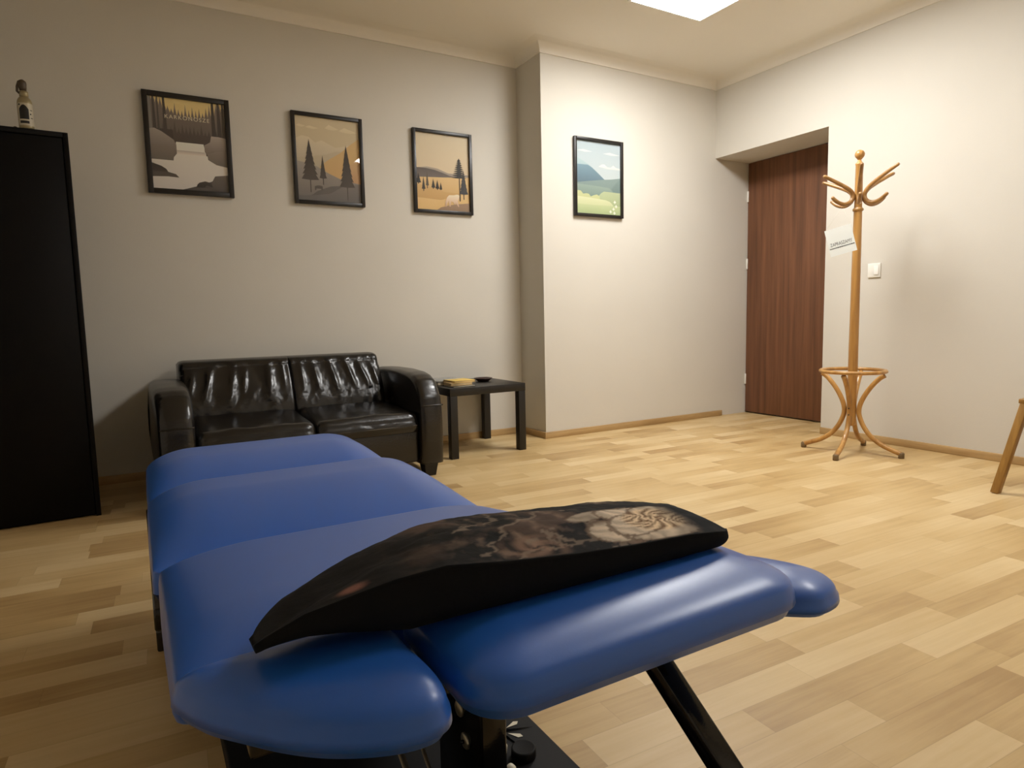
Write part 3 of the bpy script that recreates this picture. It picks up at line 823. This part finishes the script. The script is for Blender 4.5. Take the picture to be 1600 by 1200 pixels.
def spruce(cx, base, h, w_, tiers=7, trunk=0.25):
    """jagged conifer outline"""
    L_ = []; R__ = []
    b0 = base+h*trunk
    for i in range(tiers):
        t0 = i/tiers; t1 = (i+1)/tiers
        y0 = b0+(base+h-b0)*t0; y1 = b0+(base+h-b0)*t1
        a = w_*(1-t0)*0.5; c = w_*(1-t1)*0.5*0.72
        L_ += [(cx-a, y0-0.012), (cx-c, y1-0.005)]; R__ += [(cx+a, y0-0.012), (cx+c, y1-0.005)]
    crown = [(cx, b0-0.02)] + R__ + [(cx, base+h)] + L_[::-1]
    tr = [(cx-0.008, base), (cx+0.008, base), (cx+0.008, b0), (cx-0.008, b0)]
    return tr, crown
def treeline(y, amp, n, seed, x0=0, x1=1, low=0.0):
    rs = random.Random(seed); pts = [(x0, low)]
    pts_top = []
    for i in range(n):
        a = x0+(x1-x0)*(i+0.5)/n; hw = (x1-x0)/n*0.5
        yy = y(a) if callable(y) else y
        h = amp*(0.5+rs.random())
        pts_top += [(a-hw, yy), (a-hw*0.35, yy+h*0.5), (a, yy+h), (a+hw*0.35, yy+h*0.5), (a+hw, yy)]
    return [(x0, low)]+pts_top+[(x1, low)]
# waterfall in a dark forest
A1 = [(FULL, (196, 160, 96), (206, 168, 102))]
A1.append((treeline(lambda x: 0.80+0.55*(0.55-x)**2*(1 if x < 0.55 else 1.4)+(0.12*max(0, .35-x)), 0.10, 22, 3, 0, 1, 0.45), (70, 62, 56), (112, 100, 92)))
A1.append((treeline(0.62, 0.10, 20, 8, 0, 1, 0.40), (54, 46, 41), (78, 68, 62)))
A1.append(([(0, .5), (.30, .5), (.30, .66), (0, .66)], (54, 46, 41), (60, 52, 47)))
for (a, b_, w_, c) in ((0.0, 0.03, 1, (106, 104, 98)), (0.045, 0.035, 1, (58, 52, 48)), (0.105, 0.022, 1, (64, 57, 53)), (0.175, 0.04, 1, (56, 49, 45)), (0.81, 0.045, 1, (52, 46, 43)), (0.885, 0.045, 1, (56, 49, 46)), (0.955, 0.03, 1, (58, 52, 49))):
    A1.append(([(a, .40), (a+b_*1.6, .40), (a+b_, 1), (a+b_*0.3, 1)], c, (c[0]+8, c[1]+8, c[2]+7)))
A1.append(([(0, 0), (1, 0), (1, .40), (.72, .40), (.69, .53), (.33, .53), (.30, .40), (0, .40)], (176, 170, 164), (196, 186, 174)))
A1.append(([(.31, .40), (.715, .40), (.70, .44), (.33, .44)], (190, 178, 164), (158, 148, 138)))
A1.append(([(0, .36), (.28, .35), (.33, .40), (.33, .50), (.30, .55), (.15, .63), (.06, .66), (0, .65)], (84, 76, 70), (142, 131, 121)))
A1.append(([(0, .32), (.28, .32), (.30, .42), (.26, .46), (.13, .47), (0, .48)], (92, 84, 77), (112, 102, 93)))
A1.append(([(.72, .42), (1, .38), (1, .62), (.90, .63), (.80, .63), (.78, .56), (.70, .52), (.70, .45)], (84, 76, 70), (146, 134, 124)))
A1.append(([(.74, .36), (.85, .31), (1, .29), (1, .47), (.90, .47), (.80, .44), (.73, .43)], (86, 78, 72), (116, 106, 97)))
A1.append(([(0, .13), (.20, .14), (.34, .135), (.30, .17), (.20, .19), (0, .20)], (74, 67, 62), (70, 64, 59)))
A1.append(([(0, .19), (.20, .19), (.18, .22), (.12, .25), (0, .28)], (56, 50, 46), (52, 46, 42)))
A1.append(([(0, 0), (.4, 0), (.75, .10), (1, .12), (1, 0)], (168, 166, 164), (180, 174, 168)))
A1.append(([(.36, 0), (1, 0), (1, .20), (.82, .18), (.78, .12), (.60, .06), (.48, .03)], (66, 61, 58), (88, 80, 74)))
A1.append(([(.56, .04), (.66, .04), (.70, .07), (.78, .05), (.76, .10), (.68, .115), (.60, .095), (.57, .07)], (44, 40, 37), (56, 50, 46)))
# three spruces in a misty valley
A2 = [(FULL, (176, 160, 128), (198, 180, 140))]
A2.append(([(0, .45), (1, .5), (1, .72), (.80, .70), (.62, .66), (.50, .70), (.40, .735), (.30, .70), (.20, .76), (.10, .77), (0, .73)], (178, 164, 138), (206, 190, 156)))
for (a, b_, w_, h) in ((.02, .885, .14, .018), (.16, .875, .20, .02), (.46, .885, .22, .045), (.68, .87, .30, .045)):
    A2.append(([(a, b_), (a+w_*.3, b_+h), (a+w_*.55, b_+h*.6), (a+w_, b_), (a+w_*.6, b_-.018), (a+w_*.2, b_-.012)], (204, 188, 150), (212, 196, 160)))
A2.append(([(0, .3), (.4, .40), (.75, .62), (.62, .62), (.50, .58), (.35, .55), (.15, .52), (0, .50)], (166, 154, 130), (186, 170, 136)))
A2.append(([(.30, .25), (1, .2), (1, .80), (.86, .72), (.68, .60), (.48, .50), (.36, .42)], (190, 150, 88), (202, 166, 100)))
A2.append(([(.72, .2), (1, .2), (1, .56), (.88, .50), (.80, .40)], (178, 132, 84), (196, 156, 98)))
A2.append(([(0, 0), (1, 0), (1, .24), (.72, .27), (.50, .34), (.30, .42), (0, .47)], (104, 98, 94), (150, 140, 128)))
A2.append(([(0, 0), (1, 0), (1, .24), (.60, .20), (.35, .10), (.15, .06), (0, .06)], (92, 88, 86), (118, 110, 104)))
A2.append(([(.20, .06), (.50, .10), (.72, .20), (.52, .19), (.30, .12)], (88, 82, 78), (96, 90, 86)))
for (cx, ba, h, w_) in ((.20, .10, .64, .27), (.40, .20, .36, .115), (.78, .03, .68, .25)):
    tr, cr = spruce(cx, ba, h, w_, 8 if h > .5 else 6, 0.26)
    A2.append((tr, (74, 66, 60), (70, 62, 56))); A2.append((cr, (72, 64, 58), (46, 40, 35)))
A2.append(([(.26, .13), (.28, .13), (.285, .15), (.36, .15), (.365, .13), (.385, .13), (.385, .18), (.34, .19), (.29, .185), (.26, .175)], (80, 73, 68), (86, 78, 72)))
# golden plain with pines and a pale wolf
A3 = [(FULL, (222, 194, 150), (216, 198, 160))]
A3.append(([(0, .40), (1, .40), (1, .50), (.60, .50), (.40, .55), (.20, .565), (0, .54)], (150, 136, 122), (170, 154, 134)))
A3.append(([(0, .40), (.85, .44), (.62, .47), (.50, .50), (.34, .53), (.18, .545), (0, .545)], (116, 104, 96), (90, 80, 74)))
A3.append(([(0, .0), (1, .0), (1, .47), (.5, .44), (0, .42)], (200, 152, 70), (228, 190, 120)))
A3.append(([(0, 0), (1, .0), (1, .24), (.55, .25), (.25, .30), (0, .33)], (190, 140, 62), (216, 172, 94)))
A3.append(([(0, 0), (1, 0), (1, .24), (.80, .22), (.45, .14), (0, .155)], (222, 178, 98), (226, 186, 112)))
for (cx, ba, h, w_, c) in ((.04, .33, .15, .10, (40, 36, 32)), (.13, .24, .20, .07, (66, 58, 48)), (.20, .28, .24, .06, (96, 84, 64)), (.31, .28, .14, .075, (52, 46, 38)), (.385, .27, .14, .075, (44, 39, 34)), (.45, .27, .11, .055, (48, 43, 36)), (.89, .165, .40, .17, (62, 60, 62))):
    tr, cr = spruce(cx, ba, h, w_, 6, 0.22)
    A3.append((tr, c, c)); A3.append((cr, c, (c[0]-8, c[1]-8, c[2]-8)))
A3.append(([(.805, .14), (.825, .14), (.812, .70), (.802, .70)], (58, 48, 40), (40, 36, 30)))
for k in range(9):
    v = .46+k*.028; w_ = .15*(1-k/10.5)
    A3.append(([(.805-w_, v-.012), (.805-w_*.3, v+.008), (.805, v+.03), (.805+w_*.35, v+.010), (.805+w_, v-.008), (.805+w_*.4, v-.012), (.805-w_*.4, v-.014)], (44, 40, 33), (34, 31, 27)))
A3.append(([(.36, 0), (1, 0), (1, .12), (.80, .10), (.60, .075), (.44, .04)], (150, 118, 84), (160, 128, 96)))
A3.append(([(.52, .055), (.545, .055), (.565, .10), (.59, .14), (.60, .06), (.625, .06), (.635, .13), (.68, .12), (.70, .09), (.73, .09), (.715, .14), (.735, .10), (.775, .06), (.79, .065), (.765, .14), (.79, .18), (.80, .215), (.775, .225), (.74, .225), (.70, .215), (.60, .21), (.56, .18), (.53, .12)], (206, 160, 120), (250, 226, 190)))
# blue mountain and green meadow
A4 = [(FULL, (218, 226, 220), (190, 208, 214))]
for (a, b_, w_, h) in ((.02, .86, .35, .02), (.60, .85, .40, .025)):
    A4.append(([(a, b_), (a+w_*.4, b_+h), (a+w_, b_), (a+w_*.5, b_-.012)], (228, 234, 228), (234, 238, 232)))
A4.append(([(.5, .665), (.58, .70), (.63, .705), (.70, .67), (.78, .67), (.84, .70), (.90, .675), (1, .665), (1, .645), (.7, .645)], (226, 230, 222), (246, 246, 236)))
A4.append(([(0, .40), (.64, .49), (.48, .58), (.30, .67), (.12, .735), (0, .77)], (140, 176, 194), (188, 212, 212)))
A4.append(([(0, .42), (.64, .487), (.52, .555), (.36, .64), (.26, .675), (0, .67)], (96, 126, 142), (122, 160, 176)))
A4.append(([(0, .30), (1, .30), (1, .53), (.80, .505), (.62, .49), (.30, .455), (0, .42)], (126, 152, 146), (140, 164, 158)))
A4.append(([(.72, .30), (1, .30), (1, .52), (.88, .44)], (112, 140, 136), (132, 156, 150)))
A4.append(([(0, .2), (.85, .25), (.82, .34), (.74, .38), (.40, .395), (.15, .40), (0, .405)], (116, 144, 134), (150, 174, 160)))
A4.append(([(.50, .1), (1, .1), (1, .32), (.62, .325), (.56, .30), (.50, .26)], (170, 186, 130), (192, 204, 152)))
A4.append(([(0, .1), (.55, .1), (.52, .25), (.46, .275), (.38, .26), (.32, .24), (.28, .275), (.22, .28), (.15, .27), (.10, .31), (0, .315)], (196, 204, 136), (212, 216, 148)))
A4.append(([(0, 0), (.84, .0), (.83, .14), (.76, .185), (.66, .205), (.30, .225), (0, .235)], (192, 204, 132), (228, 230, 176)))
A4.append(([(0, 0), (1, 0), (1, .13), (.70, .13), (.40, .125), (0, .13)], (176, 194, 128), (200, 212, 148)))
for (u, v) in ((.87, .185), (.90, .125), (.84, .085), (.77, .045), (.86, .03)):
    A4.append(([(u-.035, v), (u-.012, v+.012), (u, v+.03), (u+.012, v+.012), (u+.035, v), (u+.012, v-.01), (u, v-.025), (u-.012, v-.01)], (240, 240, 214), (250, 248, 226)))

poster('black-framed poster of a waterfall in a dark forest, lettered KARKONOSZE', 0.130, 1.627, 0.447, 0.556, Y1, A1, 1.7, 0.027, 0.0, ('KARKONOSZE', 0.495, 0.795, 0.030, 1.25, (196, 180, 158)))
poster('black-framed poster of three spruces in a misty valley', 0.927, 1.622, 0.445, 0.556, Y1, A2, 1.2, 0.022)
poster('black-framed poster of a golden plain with a tall pine and pale wolf', 1.717, 1.615, 0.445, 0.557, Y1, A3, 1.0, 0.022)
poster('black-framed poster of a blue mountain over a green meadow', 2.817, 1.608, 0.447, 0.558, Y2, A4, 0.75, 0.021)

# ------------------------------------------------------------------ light switch
sw = thing('light_switch', 'white light switch on the wall behind the coat rack', 'light switch', (XR, 2.562, 1.142))
MB().box((XR-0.010, 2.519, 1.096), (XR, 2.604, 1.188), 0.003, 3).build('plate', M_white, sw)
MB().box((XR-0.015, 2.528, 1.112), (XR-0.010, 2.560, 1.172), 0.002, 2).build('rocker', mat('bright white plastic', (248, 247, 242), 0.35), sw)

# ------------------------------------------------------------------ coat rack
M_bent = wood_mat('bentwood beech', (156, 108, 50), (202, 154, 86), 'Z', 1.0, 0.32, 0.06, coat=0.3)
M_hook = wood_mat('bentwood hook', (138, 98, 52), (182, 138, 82), 'X', 1.0, 0.30, 0.3, coat=0.3)
M_rub = mat('dark rubber cap', (112, 90, 58), 0.6)
RX, RY = 3.8217, 2.4136
rack = thing('coat_rack', 'bentwood coat rack with umbrella ring standing beside the door', 'coat rack', (RX, RY, 0))
MB().lathe([(0.010, 0.170), (0.024, 0.176), (0.027, 0.20), (0.0275, 0.55), (0.0255, 1.0), (0.0235, 1.47), (0.0235, 1.476)], (RX, RY, 0), 28).build('pole', M_bent, rack)
MB().lathe([(0.0235, 1.474), (0.029, 1.477), (0.031, 1.484), (0.029, 1.491), (0.0225, 1.495), (0.0215, 1.50), (0.0205, 1.745), (0.0225, 1.748), (0.0225, 1.755), (0.018, 1.758), (0.011, 1.768), (0.009, 1.778)], (RX, RY, 0), 28).build('upper_pole', M_bent, rack)
bp = [(0.009, 1.776), (0.014, 1.781)]+[(0.0275*math.sin(a), 1.807-0.0275*math.cos(a)) for a in [0.55+0.2*i for i in range(13)]]+[(0.001, 1.8345)]
MB().lathe(bp, (RX, RY, 0), 24).build('finial', M_bent, rack)
view = math.atan2(-RY, -RX)
dzs = [0.0, 0.0, -0.012, 0.0, -0.03, -0.03]
for k in range(6):
    a = view+0.06+k*PI/3; c, s_ = math.cos(a), math.sin(a)
    dz = dzs[k]
    pr = [(0.225, 1.712+dz), (0.17, 1.682+dz*0.8), (0.10, 1.640+dz*0.5), (0.058, 1.607+dz*0.2), (0.037, 1.575), (0.038, 1.548), (0.055, 1.527), (0.085, 1.516), (0.120, 1.524), (0.150, 1.543), (0.168, 1.560)]
    pts = catmull([(RX+q*c, RY+q*s_, z) for q, z in pr], 5)
    n_ = len(pts); rad = [0.0098+0.0032*math.sin(PI*i/(n_-1)) for i in range(n_)]; rad[0] = 0.006; rad[-1] = 0.006
    MB().tube(pts, rad, 10).build('hook', M_hook, rack)
MB().torus((RX, RY, 0.512), 0.180, 0.0115).build('umbrella_ring', M_bent, rack)
for k in range(4):
    a = math.radians(16.75+90*k); c, s_ = math.cos(a), math.sin(a)
    pr = [(0.178, 0.492), (0.150, 0.472), (0.115, 0.432), (0.083, 0.385), (0.058, 0.335), (0.045, 0.295), (0.042, 0.255), (0.052, 0.215), (0.075, 0.165), (0.115, 0.112), (0.175, 0.068), (0.235, 0.042), (0.278, 0.026)]
    lg = MB().tube(catmull([(RX+q*c, RY+q*s_, z) for q, z in pr], 4), 0.0145, 12).build('leg', M_bent, rack)
    MB().lathe([(0.015, 0.0), (0.0165, 0.003), (0.0165, 0.030), (0.012, 0.036)], (RX+0.281*c, RY+0.281*s_, 0), 14).build('foot_cap', M_rub, lg)
    if k == 2:
        for z in (0.285, 0.245):
            mt = Matrix.Rotation(PI/2, 4, 'Y'); mt = Matrix.Rotation(a, 4, 'Z') @ mt
            MB().lathe([(0.004, 0), (0.004, 0.002)], (RX+0.0575*c, RY+0.0575*s_, z), 10, mt).build('screw', M_leg, lg)

# paper sign on a string from a hook
M_paper = mat('white card', (240, 244, 240), 0.7)
M_ink = mat('grey ink', (96, 98, 100), 0.7)
M_str = mat('pale string', (206, 200, 186), 0.8)
sc = Vector((3.567, 2.352, 1.286))
sg = thing('hanging_sign', 'small white card sign on a string, hanging from the coat rack', 'sign', sc)
fx = Vector((0.50, -0.87, 0)).normalized(); fz = Vector((0, 0, 1)); fn = fx.cross(fz)   # fn points to the room
ti = math.radians(14)
ex = fx*math.cos(ti)+fz*math.sin(ti); ez = -fx*math.sin(ti)+fz*math.cos(ti)
def onsign(u, v, d=0.0): return sc+ex*u+ez*v+fn*d
hw, hh = 0.070, 0.078
MB().add([onsign(-hw, -hh), onsign(hw, -hh), onsign(hw, hh), onsign(-hw, hh), onsign(-hw, -hh, 0.002), onsign(hw, -hh, 0.002), onsign(hw, hh, 0.002), onsign(-hw, hh, 0.002)],
         [(3, 2, 1, 0), (4, 5, 6, 7), (0, 1, 5, 4), (1, 2, 6, 5), (2, 3, 7, 6), (3, 0, 4, 7)], False).build('card', M_paper, sg)
tv, tf = text_mesh('ZAPRASZAMY', 0.0185, 1.0)
MB().add([onsign(p[0], p[1]*1.5-0.014, 0.0026) for p in tv], tf, False).build('lettering', M_ink, sg, fix=False)
ul = MB()
rs = random.Random(4); u = -0.064
while u < 0.060:
    w_ = 0.004+0.006*rs.random()
    ul.add([onsign(u, -0.037, 0.0026), onsign(u+w_, -0.037, 0.0026), onsign(u+w_, -0.032, 0.0026), onsign(u, -0.032, 0.0026)], [(0, 1, 2, 3)], False); u += w_+0.0012
ul.build('small_print', mat('dark ink', (66, 68, 70), 0.7), sg, fix=False)
hk = Vector((RX+0.10*math.cos(view+0.06+5*PI/3), RY+0.10*math.sin(view+0.06+5*PI/3), 1.510))
MB().tube([onsign(-hw+0.004, hh-0.004, 0.001), hk+Vector((0, 0, 0.0)), onsign(hw-0.004, hh-0.004, 0.001)], 0.0009, 6).build('string', M_str, sg)

# ------------------------------------------------------------------ stool at the right edge
M_pine = wood_mat('worn oiled pine', (126, 90, 38), (178, 134, 66), 'Z', 1.1, 0.5, 0.1)
stool = thing('stool', 'worn wooden stool with splayed legs at the right edge, by the wall', 'stool', (3.70, 1.28, 0))
sx0, sy0, sw_ = 3.573, 1.107, 0.33
tops = [(sx0, sy0+sw_), (sx0+sw_, sy0+sw_), (sx0+sw_, sy0), (sx0, sy0)]
MB().box((sx0, sy0, 0.434), (sx0+sw_, sy0+sw_, 0.455), 0.003).build('seat', M_pine, stool)
for (x, y) in tops:
    dx = -1 if x == sx0 else 1; dy = -1 if y == sy0 else 1
    MB().beam((x-dx*0.022+dx*0.073, y-dy*0.022+dy*0.073, 0.0), (x-dx*0.022, y-dy*0.022, 0.434), 0.040, 0.032, 0.002).build('leg', M_pine, stool)
MB().box((sx0+0.02, sy0+0.004, 0.372), (sx0+sw_-0.02, sy0+0.024, 0.432), 0.002).box((sx0+0.02, sy0+sw_-0.024, 0.372), (sx0+sw_-0.02, sy0+sw_-0.004, 0.432), 0.002).box((sx0+0.004, sy0+0.02, 0.372), (sx0+0.024, sy0+sw_-0.02, 0.432), 0.002).box((sx0+sw_-0.024, sy0+0.02, 0.372), (sx0+sw_-0.004, sy0+sw_-0.02, 0.432), 0.002).build('apron', M_pine, stool)

for o in bpy.data.objects:
    if '_org' in o: del o['_org']
